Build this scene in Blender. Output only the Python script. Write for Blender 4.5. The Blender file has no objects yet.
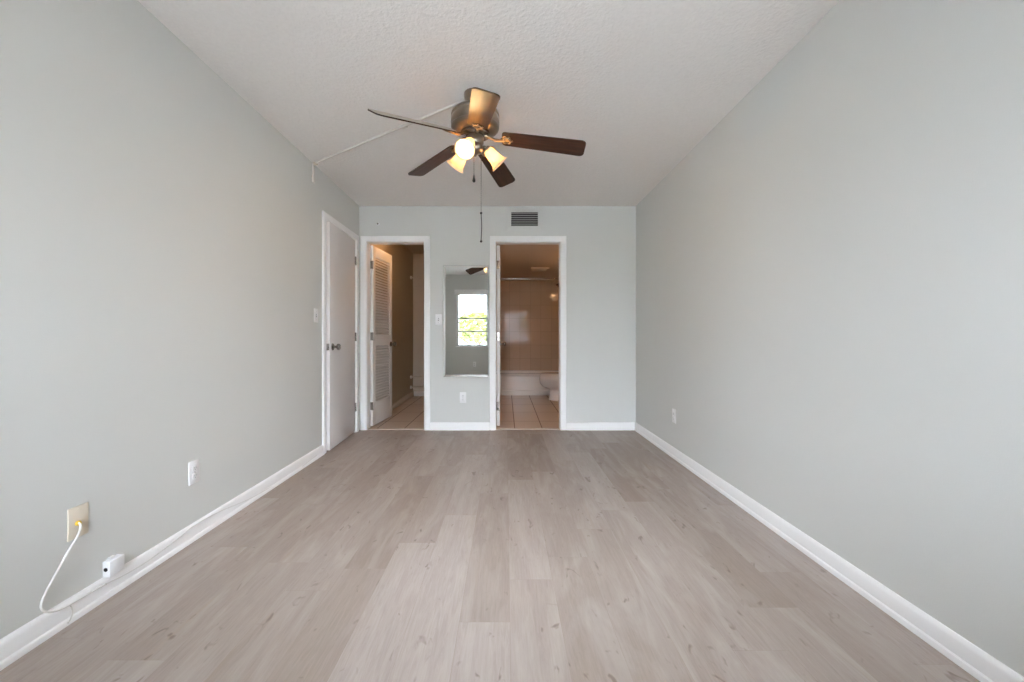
import bpy, bmesh, math, random
from mathutils import Vector, Matrix
random.seed(7)
PI = math.pi
SC = bpy.context.scene
COL = SC.collection

# ------------------------------------------------------------------ camera
CAMZ = 1.013
FPX = 417.0
cam_d = bpy.data.cameras.new('camera')
cam = bpy.data.objects.new('camera', cam_d)
COL.objects.link(cam)
cam.location = (0, 0, CAMZ)
cam.rotation_euler = (PI / 2, 0, 0)
cam_d.sensor_width = 36.0
cam_d.lens = FPX / 1024 * 36.0
cam_d.shift_x = 6 / 1024
cam_d.shift_y = -4 / 1024
cam_d.clip_start = 0.02
SC.camera = cam

# ------------------------------------------------------------------ sky, exposure
w = bpy.data.worlds.new('sky')
SC.world = w
w.use_nodes = True
bg = w.node_tree.nodes['Background']
bg.inputs['Color'].default_value = (0.85, 0.93, 1.05, 1)
# overcast sky: about three times brighter overhead than at the horizon
_wn, _wl = w.node_tree.nodes, w.node_tree.links
_tc = _wn.new('ShaderNodeTexCoord')
_sp = _wn.new('ShaderNodeSeparateXYZ')
_mr = _wn.new('ShaderNodeMapRange')
_mr.inputs['From Min'].default_value = 0.0
_mr.inputs['From Max'].default_value = 0.85
_mr.inputs['To Min'].default_value = 11.0
_mr.inputs['To Max'].default_value = 34.0
_wl.new(_tc.outputs['Generated'], _sp.inputs[0])
_wl.new(_sp.outputs['Z'], _mr.inputs['Value'])
_wl.new(_mr.outputs[0], bg.inputs['Strength'])
SC.view_settings.view_transform = 'Standard'
SC.view_settings.look = 'None'
SC.view_settings.gamma = 1.0
SC.view_settings.use_curve_mapping = False
SC.view_settings.exposure = 0.75
try:
    SC.cycles.max_bounces = 14
    SC.cycles.diffuse_bounces = 10
    SC.cycles.glossy_bounces = 6
    SC.cycles.transmission_bounces = 8
    SC.cycles.use_denoising = True
    SC.cycles.sample_clamp_indirect = 8.0
except Exception:
    pass

# room numbers (metres; camera stands at the origin, looking along +Y)
YB = 4.546           # far wall
YF = -0.45           # window wall
XR = 1.416           # right wall
H = 2.44
WT = 0.115           # far wall thickness
LSL = 0.0135         # the left wall is not quite parallel


def XL(y):
    return -1.6 + LSL * (YB - y)


WIN = (-1.12, 1.05, 0.807, 2.0)     # window opening x0,x1,z0,z1

# portal in the window opening so the sky is sampled well
pd = bpy.data.lights.new('window_portal', 'AREA')
pd.shape = 'RECTANGLE'
pd.size = WIN[1] - WIN[0]
pd.size_y = WIN[3] - WIN[2]
po = bpy.data.objects.new('window_portal', pd)
COL.objects.link(po)
po.location = ((WIN[0] + WIN[1]) / 2, YF - 0.16, (WIN[2] + WIN[3]) / 2)
po.rotation_euler = (-PI / 2, 0, PI)
po.rotation_euler = (PI / 2, 0, PI)
pd.cycles.is_portal = True


# ------------------------------------------------------------------ materials
def nodes(name):
    m = bpy.data.materials.new(name)
    m.use_nodes = True
    nt = m.node_tree
    return m, nt, nt.nodes['Principled BSDF']


def plain(name, col, rough=0.5, metal=0.0, bump=0.0, bscale=200.0, coat=0.0, var=0.0):
    m, nt, b = nodes(name)
    b.inputs['Base Color'].default_value = (*col, 1)
    b.inputs['Roughness'].default_value = rough
    b.inputs['Metallic'].default_value = metal
    b.inputs['Coat Weight'].default_value = coat
    tc = nt.nodes.new('ShaderNodeTexCoord')
    nz = nt.nodes.new('ShaderNodeTexNoise')
    nz.inputs['Scale'].default_value = bscale
    nz.inputs['Detail'].default_value = 3
    nt.links.new(tc.outputs['Object'], nz.inputs['Vector'])
    if bump:
        bp = nt.nodes.new('ShaderNodeBump')
        bp.inputs['Strength'].default_value = bump
        bp.inputs['Distance'].default_value = 0.004
        nt.links.new(nz.outputs['Fac'], bp.inputs['Height'])
        nt.links.new(bp.outputs['Normal'], b.inputs['Normal'])
    if var:
        mx = nt.nodes.new('ShaderNodeMix')
        mx.data_type = 'RGBA'
        mx.inputs[6].default_value = (*[c * (1 - var) for c in col], 1)
        mx.inputs[7].default_value = (*[min(1, c * (1 + var)) for c in col], 1)
        nt.links.new(nz.outputs['Fac'], mx.inputs[0])
        nt.links.new(mx.outputs[2], b.inputs['Base Color'])
    return m


def emit(name, col, strength):
    m, nt, b = nodes(name)
    b.inputs['Base Color'].default_value = (0, 0, 0, 1)
    b.inputs['Emission Color'].default_value = (*col, 1)
    b.inputs['Emission Strength'].default_value = strength
    return m


def tile(name, axes, tw, th, off, col, grout, rough, gs=0.004, bump=0.3, var=0.04, spec=0.5):
    """rectangular tiles; axes picks which two object axes carry the grid"""
    m, nt, b = nodes(name)
    L = nt.links
    tc = nt.nodes.new('ShaderNodeTexCoord')
    sp = nt.nodes.new('ShaderNodeSeparateXYZ')
    L.new(tc.outputs['Object'], sp.inputs[0])
    cb = nt.nodes.new('ShaderNodeCombineXYZ')
    for i, a in enumerate(axes):
        ad = nt.nodes.new('ShaderNodeMath')
        ad.operation = 'SUBTRACT'
        ad.inputs[1].default_value = off[i]
        L.new(sp.outputs[a], ad.inputs[0])
        L.new(ad.outputs[0], cb.inputs[i])
    br = nt.nodes.new('ShaderNodeTexBrick')
    b.inputs['Specular IOR Level'].default_value = spec
    br.offset = 0.0
    br.squash = 1.0
    br.inputs['Scale'].default_value = 1.0
    br.inputs['Brick Width'].default_value = tw
    br.inputs['Row Height'].default_value = th
    br.inputs['Mortar Size'].default_value = gs
    br.inputs['Mortar Smooth'].default_value = 0.2
    br.inputs['Color1'].default_value = (*[c * (1 - var) for c in col], 1)
    br.inputs['Color2'].default_value = (*[c * (1 + var) for c in col], 1)
    br.inputs['Mortar'].default_value = (*grout, 1)
    L.new(cb.outputs[0], br.inputs['Vector'])
    L.new(br.outputs['Color'], b.inputs['Base Color'])
    mr = nt.nodes.new('ShaderNodeMapRange')
    mr.inputs['To Min'].default_value = rough
    mr.inputs['To Max'].default_value = 0.8
    L.new(br.outputs['Fac'], mr.inputs['Value'])
    L.new(mr.outputs[0], b.inputs['Roughness'])
    bp = nt.nodes.new('ShaderNodeBump')
    bp.invert = True
    bp.inputs['Strength'].default_value = bump
    bp.inputs['Distance'].default_value = 0.002
    L.new(br.outputs['Fac'], bp.inputs['Height'])
    L.new(bp.outputs['Normal'], b.inputs['Normal'])
    return m


def wood_floor():
    m, nt, b = nodes('vinyl_planks')
    L = nt.links
    N = nt.nodes.new
    at = N('ShaderNodeAttribute')
    at.attribute_name = 'tint'
    at2 = N('ShaderNodeAttribute')
    at2.attribute_name = 'shift'
    tc = N('ShaderNodeTexCoord')
    va = N('ShaderNodeVectorMath')
    va.operation = 'ADD'
    cb = N('ShaderNodeCombineXYZ')
    L.new(at2.outputs['Fac'], cb.inputs['X'])
    L.new(at2.outputs['Fac'], cb.inputs['Y'])
    L.new(tc.outputs['Object'], va.inputs[0])
    L.new(cb.outputs[0], va.inputs[1])

    def noise(scx, scy, detail, rough, dist=0.0):
        mp = N('ShaderNodeMapping')
        mp.inputs['Scale'].default_value = (scx, scy, 1)
        L.new(va.outputs[0], mp.inputs['Vector'])
        n = N('ShaderNodeTexNoise')
        n.inputs['Scale'].default_value = 1.0
        n.inputs['Detail'].default_value = detail
        n.inputs['Roughness'].default_value = rough
        n.inputs['Distortion'].default_value = dist
        L.new(mp.outputs[0], n.inputs['Vector'])
        return n.outputs['Fac']

    def mixc(fac, a, c, mode='MIX'):
        x = N('ShaderNodeMix')
        x.data_type = 'RGBA'
        x.blend_type = mode
        if hasattr(fac, 'name'):
            L.new(fac, x.inputs[0])
        else:
            x.inputs[0].default_value = fac
        for s, v in ((6, a), (7, c)):
            if hasattr(v, 'name'):
                L.new(v, x.inputs[s])
            else:
                x.inputs[s].default_value = (*v, 1)
        return x.outputs[2]

    def rng(v, a, c, lo, hi):
        r = N('ShaderNodeMapRange')
        r.inputs['From Min'].default_value = a
        r.inputs['From Max'].default_value = c
        r.inputs['To Min'].default_value = lo
        r.inputs['To Max'].default_value = hi
        L.new(v, r.inputs['Value'])
        return r.outputs[0]
    base = mixc(at.outputs['Fac'], FLOOR_DARK, FLOOR_LIGHT)
    grain = noise(75, 5.0, 7, 0.72, 1.4)
    base = mixc(rng(grain, 0.38, 0.75, 0.0, 0.42), base, [c * 0.66 for c in FLOOR_DARK])
    broad = noise(7, 1.3, 4, 0.55, 1.5)
    base = mixc(rng(broad, 0.45, 0.75, 0.0, 0.55), base, FLOOR_PALE)
    tan = noise(9, 1.1, 2, 0.5, 1.0)
    base = mixc(rng(tan, 0.66, 0.76, 0.0, 0.35), base, FLOOR_TAN)
    knot = noise(15, 6.5, 2, 0.5, 1.8)
    base = mixc(rng(knot, 0.66, 0.76, 0.0, 0.75), base, FLOOR_KNOT)
    L.new(base, b.inputs['Base Color'])
    b.inputs['Roughness'].default_value = 0.42
    b.inputs['Specular IOR Level'].default_value = 0.35
    bp = N('ShaderNodeBump')
    bp.inputs['Strength'].default_value = 0.12
    bp.inputs['Distance'].default_value = 0.001
    L.new(grain, bp.inputs['Height'])
    L.new(bp.outputs['Normal'], b.inputs['Normal'])
    return m


def dark_wood():
    m, nt, b = nodes('walnut_blade')
    L = nt.links
    tc = nt.nodes.new('ShaderNodeTexCoord')
    mp = nt.nodes.new('ShaderNodeMapping')
    mp.inputs['Scale'].default_value = (4, 60, 10)
    L.new(tc.outputs['Object'], mp.inputs['Vector'])
    nz = nt.nodes.new('ShaderNodeTexNoise')
    nz.inputs['Scale'].default_value = 1.0
    nz.inputs['Detail'].default_value = 5
    L.new(mp.outputs[0], nz.inputs['Vector'])
    cr = nt.nodes.new('ShaderNodeValToRGB')
    cr.color_ramp.elements[0].position = 0.3
    cr.color_ramp.elements[0].color = (0.020, 0.010, 0.007, 1)
    cr.color_ramp.elements[1].position = 0.75
    cr.color_ramp.elements[1].color = (0.072, 0.031, 0.021, 1)
    L.new(nz.outputs['Fac'], cr.inputs[0])
    L.new(cr.outputs[0], b.inputs['Base Color'])
    b.inputs['Specular IOR Level'].default_value = 0.35
    b.inputs['Specular Tint'].default_value = (1.0, 0.84, 0.62, 1)
    b.inputs['Roughness'].default_value = 0.44
    return m


def frosted(name):
    m = bpy.data.materials.new(name)
    m.use_nodes = True
    nt = m.node_tree
    L = nt.links
    nt.nodes.remove(nt.nodes['Principled BSDF'])
    out = nt.nodes['Material Output']
    tr = nt.nodes.new('ShaderNodeBsdfTranslucent')
    tr.inputs['Color'].default_value = (0.85, 0.68, 0.45, 1)
    df = nt.nodes.new('ShaderNodeBsdfDiffuse')
    df.inputs['Color'].default_value = (0.85, 0.76, 0.62, 1)
    mx = nt.nodes.new('ShaderNodeMixShader')
    nz = nt.nodes.new('ShaderNodeTexNoise')
    nz.inputs['Scale'].default_value = 40
    mr = nt.nodes.new('ShaderNodeMapRange')
    mr.inputs['To Min'].default_value = 0.48
    mr.inputs['To Max'].default_value = 0.60
    L.new(nz.outputs['Fac'], mr.inputs['Value'])
    L.new(mr.outputs[0], mx.inputs[0])
    L.new(tr.outputs[0], mx.inputs[1])
    L.new(df.outputs[0], mx.inputs[2])
    L.new(mx.outputs[0], out.inputs['Surface'])
    return m


def glass(name):
    m = bpy.data.materials.new(name)
    m.use_nodes = True
    nt = m.node_tree
    nt.nodes.remove(nt.nodes['Principled BSDF'])
    out = nt.nodes['Material Output']
    tr = nt.nodes.new('ShaderNodeBsdfTransparent')
    gl = nt.nodes.new('ShaderNodeBsdfGlossy')
    gl.inputs['Roughness'].default_value = 0.02
    fr = nt.nodes.new('ShaderNodeFresnel')
    mx = nt.nodes.new('ShaderNodeMixShader')
    nt.links.new(fr.outputs[0], mx.inputs[0])
    nt.links.new(tr.outputs[0], mx.inputs[1])
    nt.links.new(gl.outputs[0], mx.inputs[2])
    nt.links.new(mx.outputs[0], out.inputs['Surface'])
    return m


FLOOR_DARK = (0.262, 0.202, 0.162)
FLOOR_LIGHT = (0.412, 0.354, 0.318)
FLOOR_PALE = (0.460, 0.412, 0.378)
FLOOR_TAN = (0.340, 0.255, 0.185)
FLOOR_KNOT = (0.170, 0.125, 0.100)

M = {}
M['wall'] = plain('pale_sage_paint', (0.640, 0.649, 0.624), 0.55, bump=0.08, bscale=260)
M['ceil'] = plain('stippled_ceiling', (0.83, 0.805, 0.78), 0.9, bump=1.0, bscale=60, var=0.05)
M['trim'] = plain('white_trim_paint', (0.89, 0.89, 0.885), 0.35, bump=0.03, bscale=120)
M['door'] = plain('white_door_paint', (0.72, 0.69, 0.67), 0.4, bump=0.04, bscale=90)
M['louver'] = plain('louver_door_paint', (0.76, 0.74, 0.71), 0.45, bump=0.04, bscale=90)
M['floor'] = wood_floor()
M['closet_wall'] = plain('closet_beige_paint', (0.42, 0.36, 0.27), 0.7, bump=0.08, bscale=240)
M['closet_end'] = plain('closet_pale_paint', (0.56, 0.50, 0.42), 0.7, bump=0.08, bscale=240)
M['tile_floor'] = tile('beige_floor_tile', ('X', 'Y'), 0.305, 0.610, (0.096, 4.40), (0.54, 0.43, 0.345), (0.27, 0.20, 0.16), 0.28, 0.006)
M['tile_wall'] = tile('beige_wall_tile', ('X', 'Z'), 0.2, 0.254, (0.266, 1.621), (0.58, 0.44, 0.33), (0.47, 0.35, 0.26), 0.07, 0.004, 0.25, spec=0.15)
M['tile_side'] = tile('beige_side_tile', ('Y', 'Z'), 0.2, 0.254, (0.0, 1.621), (0.58, 0.44, 0.33), (0.47, 0.35, 0.26), 0.07, 0.004, 0.25, spec=0.15)
M['bath_wall'] = plain('bathroom_tan_paint', (0.50, 0.40, 0.32), 0.6, bump=0.05)
M['bath_ceil'] = plain('bathroom_ceiling_paint', (0.56, 0.46, 0.37), 0.8, bump=0.1, bscale=120)
M['white_plastic'] = plain('white_plastic', (0.84, 0.84, 0.84), 0.3, bump=0.01)
M['beige_plastic'] = plain('ivory_plastic', (0.70, 0.63, 0.52), 0.35, bump=0.01)
M['yellow_plastic'] = plain('yellow_connector', (0.75, 0.52, 0.05), 0.35, bump=0.01)
M['black'] = plain('black_socket', (0.012, 0.012, 0.012), 0.5, bump=0.01)
M['dark_slot'] = plain('dark_slot', (0.05, 0.05, 0.05), 0.7, bump=0.01)
M['chrome'] = plain('satin_chrome', (0.62, 0.60, 0.58), 0.22, 1.0, bump=0.01)
M['pewter'] = plain('pewter_metal', (0.30, 0.255, 0.205), 0.28, 1.0, bump=0.02, bscale=60)
M['knob'] = plain('dark_nickel', (0.30, 0.27, 0.25), 0.22, 1.0, bump=0.01)
M['brass'] = plain('antique_brass', (0.42, 0.34, 0.23), 0.25, 1.0, bump=0.01)
M['mirror'] = plain('mirror_silvering', (0.90, 0.92, 0.91), 0.0, 1.0)
M['mirror_edge'] = plain('mirror_edge', (0.20, 0.24, 0.23), 0.3, bump=0.01)
M['blade'] = dark_wood()
M['blade_top'] = plain('pale_blade_face', (0.42, 0.37, 0.31), 0.5, bump=0.02, bscale=80)
M['raceway'] = plain('raceway_vinyl', (0.70, 0.67, 0.63), 0.5, bump=0.01)
M['shade'] = frosted('frosted_glass')
M['bulb'] = emit('warm_bulb', (1.0, 0.66, 0.33), 155.0)
M['vanity_bulb'] = emit('vanity_bulb', (1.0, 0.62, 0.32), 60.0)
M['closet_bulb'] = emit('closet_bulb', (1.0, 0.55, 0.25), 130.0)
M['porcelain'] = plain('porcelain', (0.74, 0.71, 0.68), 0.12, bump=0.005, coat=0.3)
M['tub'] = plain('tub_enamel', (0.72, 0.68, 0.64), 0.15, bump=0.005, coat=0.3)
M['cable'] = plain('white_cable', (0.80, 0.79, 0.76), 0.4, bump=0.01)
M['glass'] = glass('window_glass')
M['alu'] = plain('window_aluminium', (0.66, 0.67, 0.67), 0.4, 0.3, bump=0.01)
M['foliage'] = plain('green_leaves', (0.10, 0.17, 0.045), 0.6, bump=0.2, bscale=20, var=0.5)
M['foliage2'] = plain('yellow_green_leaves', (0.19, 0.22, 0.06), 0.6, bump=0.2, bscale=20, var=0.5)
M['bark'] = plain('bark', (0.14, 0.10, 0.07), 0.9, bump=0.5, bscale=30)
M['lawn'] = plain('pale_paving', (0.28, 0.275, 0.26), 0.9, bump=0.3, bscale=25, var=0.3)
M['stucco'] = plain('white_stucco', (0.75, 0.76, 0.78), 0.8, bump=0.2, bscale=80)
M['copper'] = plain('thin_wire', (0.72, 0.71, 0.68), 0.5, bump=0.01)


# ------------------------------------------------------------------ mesh helpers
def box(bm, x0, x1, y0, y1, z0, z1, bev=0.0, seg=2):
    n0 = len(bm.verts)
    vs = [bm.verts.new(p) for p in ((x0, y0, z0), (x1, y0, z0), (x1, y1, z0), (x0, y1, z0),
                                    (x0, y0, z1), (x1, y0, z1), (x1, y1, z1), (x0, y1, z1))]
    fs = [bm.faces.new([vs[i] for i in q]) for q in
          ((0, 3, 2, 1), (4, 5, 6, 7), (0, 1, 5, 4), (1, 2, 6, 5), (2, 3, 7, 6), (3, 0, 4, 7))]
    if bev:
        es = list({e for f in fs for e in f.edges})
        bmesh.ops.bevel(bm, geom=es, offset=bev, segments=seg, affect='EDGES', profile=0.5, clamp_overlap=True)
    return bm


def lathe(bm, prof, seg=32, mat=None, cap0=True, cap1=True):
    """prof: (r, z) pairs about local Z, mat places it"""
    mat = mat or Matrix.Identity(4)
    rings = []
    for r, z in prof:
        rings.append([bm.verts.new(mat @ Vector((r * math.cos(2 * PI * k / seg), r * math.sin(2 * PI * k / seg), z)))
                      for k in range(seg)])
    for a, b in zip(rings, rings[1:]):
        for k in range(seg):
            bm.faces.new((a[k], a[(k + 1) % seg], b[(k + 1) % seg], b[k]))
    if cap0 and prof[0][0] > 1e-5:
        bm.faces.new(rings[0][::-1])
    if cap1 and prof[-1][0] > 1e-5:
        bm.faces.new(rings[-1])
    return bm


def smooth_path(pts, n=8):
    P = [Vector(p) for p in pts]
    P = [P[0] * 2 - P[1]] + P + [P[-1] * 2 - P[-2]]
    out = []
    for i in range(1, len(P) - 2):
        for k in range(n):
            t = k / n
            a, b, c, d = P[i - 1:i + 3]
            out.append(0.5 * ((2 * b) + (c - a) * t + (2 * a - 5 * b + 4 * c - d) * t * t + (3 * b - a - 3 * c + d) * t ** 3))
    out.append(P[-2])
    return out


def tube(bm, pts, r, seg=10, smooth=True, n=8):
    P = smooth_path(pts, n) if smooth and len(pts) > 2 else [Vector(p) for p in pts]
    rr = r if callable(r) else (lambda t: r)
    rings = []
    up = Vector((0.123, 0.31, 0.94)).normalized()
    for i, p in enumerate(P):
        t = (P[min(i + 1, len(P) - 1)] - P[max(i - 1, 0)]).normalized()
        u = up - t * up.dot(t)
        if u.length < 0.05:
            u = t.orthogonal()
        u.normalize()
        up = u
        v = t.cross(u)
        q = rr(i / (len(P) - 1))
        rings.append([bm.verts.new(p + q * (u * math.cos(2 * PI * k / seg) + v * math.sin(2 * PI * k / seg))) for k in range(seg)])
    for a, b in zip(rings, rings[1:]):
        for k in range(seg):
            bm.faces.new((a[k], a[(k + 1) % seg], b[(k + 1) % seg], b[k]))
    bm.faces.new(rings[0][::-1])
    bm.faces.new(rings[-1])
    return bm


def loft(bm, rings, cap=True):
    R = [[bm.verts.new(p) for p in ring] for ring in rings]
    n = len(R[0])
    for a, b in zip(R, R[1:]):
        for k in range(n):
            bm.faces.new((a[k], a[(k + 1) % n], b[(k + 1) % n], b[k]))
    if cap:
        bm.faces.new(R[0][::-1])
        bm.faces.new(R[-1])
    return bm


def sphere(bm, c, r, seg=16):
    lathe(bm, [(max(1e-4, r * math.sin(PI * i / 10)), -r * math.cos(PI * i / 10)) for i in range(11)], seg,
          Matrix.Translation(c), True, True)
    return bm


def extrude_profile(bm, prof, u0, u1, fn):
    """prof (out, z) polygon swept from u0 to u1; fn(u,out,z) -> point"""
    a = [bm.verts.new(fn(u0, o, z)) for o, z in prof]
    b = [bm.verts.new(fn(u1, o, z)) for o, z in prof]
    n = len(prof)
    for k in range(n):
        bm.faces.new((a[k], a[(k + 1) % n], b[(k + 1) % n], b[k]))
    bm.faces.new(a[::-1])
    bm.faces.new(b)
    return bm


def NB():
    return bmesh.new()


def obj(name, bm, mat, parent=None, smooth=True, angle=0.6):
    bmesh.ops.recalc_face_normals(bm, faces=bm.faces[:])
    me = bpy.data.meshes.new(name)
    bm.to_mesh(me)
    bm.free()
    me.materials.append(M[mat] if isinstance(mat, str) else mat)
    if smooth:
        for p in me.polygons:
            p.use_smooth = True
        try:
            me.set_sharp_from_angle(angle=angle)
        except Exception:
            pass
    o = bpy.data.objects.new(name, me)
    COL.objects.link(o)
    if parent:
        o.parent = parent
    return o


def tag(o, label, cat, group=None):
    o['label'] = label
    o['category'] = cat
    if group:
        o['group'] = group
    return o


def thing(name, label, cat, loc=(0, 0, 0), rotz=0.0, group=None):
    o = bpy.data.objects.new(name, None)
    o.empty_display_size = 0.1
    COL.objects.link(o)
    o.location = loc
    o.rotation_euler = (0, 0, rotz)
    return tag(o, label, cat, group)


def struct(o, label=None, cat=None):
    o['kind'] = 'structure'
    if label:
        o['label'] = label
    if cat:
        o['category'] = cat
    return o


def box_struct(name, mat, label, cat, *boxes):
    bm = NB()
    for b in boxes:
        box(bm, *b)
    return struct(obj(name, bm, mat, smooth=False), label, cat)


# ------------------------------------------------------------------ room shell
# floor: one mesh, one face per plank, tint per plank
def build_floor():
    PW, PL = 0.18, 1.219
    joints = {0: 1.90, 1: 2.095, -1: 1.617, 2: 2.40, 3: 2.66, 4: 1.47, 5: 1.704, 6: 1.96, -2: 2.59, -3: 2.24, -4: 1.99}
    k = FPX / 455.0
    tints = {}
    bm = NB()
    ft = bm.faces.layers.float.new('tint_f')
    cells = []
    for r in range(-10, 9):
        x0 = 0.014 + PW * r
        x1 = x0 + PW
        j = joints.get(r)
        j = j * k if j is not None else random.uniform(0, PL)
        n0 = math.floor((YF - 0.1 - j) / PL)
        for n in range(n0, n0 + 7):
            y0 = max(j + n * PL, YF - 0.1)
            y1 = min(j + (n + 1) * PL, YB + 0.02)
            if y1 - y0 < 0.01:
                continue
            cells.append((r, n, x0, x1, y0, y1))
    verts, faces, tint, shift = [], [], [], []
    g = 0.0004
    dark = {(0, 1): .30, (1, 1): .22, (4, 1): .12, (5, 1): .20, (-4, 0): .28, (-4, -1): .45, (-5, 0): .40, (0, 2): .3,
            (5, 0): .30, (-1, 0): .45, (-1, -1): .95, (-2, -1): .98, (-3, -1): .95, (-2, 0): .75, (0, -1): .7, (-3, 0): .55, (6, 1): .30}
    j = {}
    for r, n, x0, x1, y0, y1 in cells:
        i = len(verts)
        verts += [(x0 + g, y0 + g, 0), (x1 - g, y0 + g, 0), (x1 - g, y1 - g, 0), (x0 + g, y1 - g, 0)]
        faces.append((i, i + 1, i + 2, i + 3))
        t = dark.get((r, n), random.uniform(0.35, 0.85))
        tint.append(t)
        shift.append(random.uniform(0, 40))
    # body under the planks (dark joints)
    i = len(verts)
    X0, X1, Y0, Y1 = -1.72, XR + 0.1, YF - 0.12, YB + 0.03
    verts += [(X0, Y0, -0.001), (X1, Y0, -0.001), (X1, Y1, -0.001), (X0, Y1, -0.001),
              (X0, Y0, -0.1), (X1, Y0, -0.1), (X1, Y1, -0.1), (X0, Y1, -0.1)]
    for q in ((0, 1, 2, 3), (7, 6, 5, 4), (4, 5, 1, 0), (5, 6, 2, 1), (6, 7, 3, 2), (7, 4, 0, 3)):
        faces.append(tuple(i + k2 for k2 in q))
        tint.append(-0.6)
        shift.append(0.0)
    bm.free()
    me = bpy.data.meshes.new('floor')
    me.from_pydata(verts, [], faces)
    a = me.attributes.new('tint', 'FLOAT', 'FACE')
    a.data.foreach_set('value', tint)
    a = me.attributes.new('shift', 'FLOAT', 'FACE')
    a.data.foreach_set('value', shift)
    me.materials.append(M['floor'])
    o = bpy.data.objects.new('floor', me)
    COL.objects.link(o)
    return struct(o, 'pale greige wood-look vinyl plank floor of the bedroom', 'floor')


build_floor()

box_struct('ceiling', 'ceil', 'stippled off-white bedroom ceiling', 'ceiling', (-2.2, XR + 0.2, YF - 0.3, YB + 0.05, H, H + 0.12))
box_struct('wall_right', 'wall', 'long bare pale sage wall on the right', 'wall', (XR, XR + 0.14, YF - 0.2, YB + WT, -0.1, H + 0.02))

# far wall with two doorways (clear openings)
C0, C1, CT = -1.515, -0.894, 2.045        # closet doorway
B0, B1, BT = -0.109, 0.589, 2.045         # bathroom doorway
box_struct('wall_back', 'wall', 'far pale sage wall with two doorways', 'wall',
           (-1.80, C0 - 0.018, YB, YB + WT, -0.1, H + 0.02),
           (C0 - 0.018, C1 + 0.018, YB, YB + WT, CT + 0.018, H + 0.02),
           (C1 + 0.018, B0 - 0.018, YB, YB + WT, -0.1, H + 0.02),
           (B0 - 0.018, B1 + 0.018, YB, YB + WT, BT + 0.018, H + 0.02),
           (B1 + 0.018, XR + 0.02, YB, YB + WT, -0.1, H + 0.02))

# window wall behind the camera
wx0, wx1, wz0, wz1 = WIN
box_struct('wall_front', 'wall', 'pale sage window wall seen in the mirror', 'wall',
           (-1.8, wx0, YF - 0.16, YF, -0.1, H + 0.02), (wx1, XR + 0.02, YF - 0.16, YF, -0.1, H + 0.02),
           (wx0, wx1, YF - 0.16, YF, -0.1, wz0), (wx0, wx1, YF - 0.16, YF, wz1, H + 0.02))

# left wall in its own frame: origin at the far corner, local x = along the wall toward the camera, local y = into the room
LANG = math.atan(LSL)


def lw_point(y):
    return (XL(y), y, 0.0)


# rotation such that local +X runs toward -Y (camera) and local +Y points into the room (+X)
LROT = -PI / 2 + LANG
_rx = Vector((math.cos(LROT), math.sin(LROT), 0))
_ry = Vector((-math.sin(LROT), math.cos(LROT), 0))
LORG = Vector((XL(YB), YB, 0))


def LW(u, o, z):
    return LORG + _rx * u + _ry * o + Vector((0, 0, z))


def u_of(y):
    return (YB - y) / math.cos(LANG)


D0, D1, DT = u_of(4.425), u_of(3.665), 2.035      # clear opening of the white door, along u
bm = NB()
for b in ((-0.1, D0 - 0.018, -0.12, 0, -0.1, H + 0.02), (D0 - 0.018, D1 + 0.018, -0.12, 0, DT + 0.018, H + 0.02),
          (D1 + 0.018, u_of(YF) + 0.1, -0.12, 0, -0.1, H + 0.02),
          (-0.1, D1 + 0.3, -0.26, -0.2, -0.1, H + 0.02), (D0 - 0.12, D0 - 0.05, -0.25, -0.1, -0.1, H + 0.02),
          (D1 + 0.05, D1 + 0.12, -0.25, -0.1, -0.1, H + 0.02), (D0 - 0.1, D1 + 0.1, -0.25, -0.1, DT + 0.1, DT + 0.2),
          (D0 - 0.1, D1 + 0.1, -0.25, -0.0, -0.1, -0.004)):
    box(bm, *b)
wl = obj('wall_left', bm, 'wall', smooth=False)
wl.location = LORG
wl.rotation_euler = (0, 0, LROT)
struct(wl, 'long pale sage wall on the left with the white door', 'wall')


# baseboards: board with eased top plus shoe moulding
BPROF = [(0, 0), (0.022, 0), (0.022, 0.010), (0.019, 0.018), (0.013, 0.022), (0.013, 0.066), (0.010, 0.076), (0.005, 0.082), (0, 0.083)]
_bb = [0]


def baseboard(name, u0, u1, fn, label, mat='trim'):
    return struct(obj(name, extrude_profile(NB(), BPROF, u0, u1, fn), mat, angle=0.5), label, 'baseboard')


CW = 0.064      # casing width
baseboard('baseboard_left', D1 + CW + 0.006, u_of(YF) - 0.01, lambda u, o, z: LW(u, o, z), 'white baseboard along the left wall')
baseboard('baseboard_right', YF + 0.01, YB - 0.001, lambda u, o, z: (XR - o, u, z), 'white baseboard along the right wall')
baseboard('baseboard_back_middle', C1 + CW + 0.006, B0 - CW - 0.006, lambda u, o, z: (u, YB - o, z), 'short white baseboard under the mirror')
baseboard('baseboard_back_right', B1 + CW + 0.006, XR - 0.014, lambda u, o, z: (u, YB - o, z), 'white baseboard right of the bathroom doorway')
baseboard('baseboard_front', XL(YF) + 0.02, XR - 0.02, lambda u, o, z: (u, YF + o, z), 'white baseboard under the window')


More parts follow.
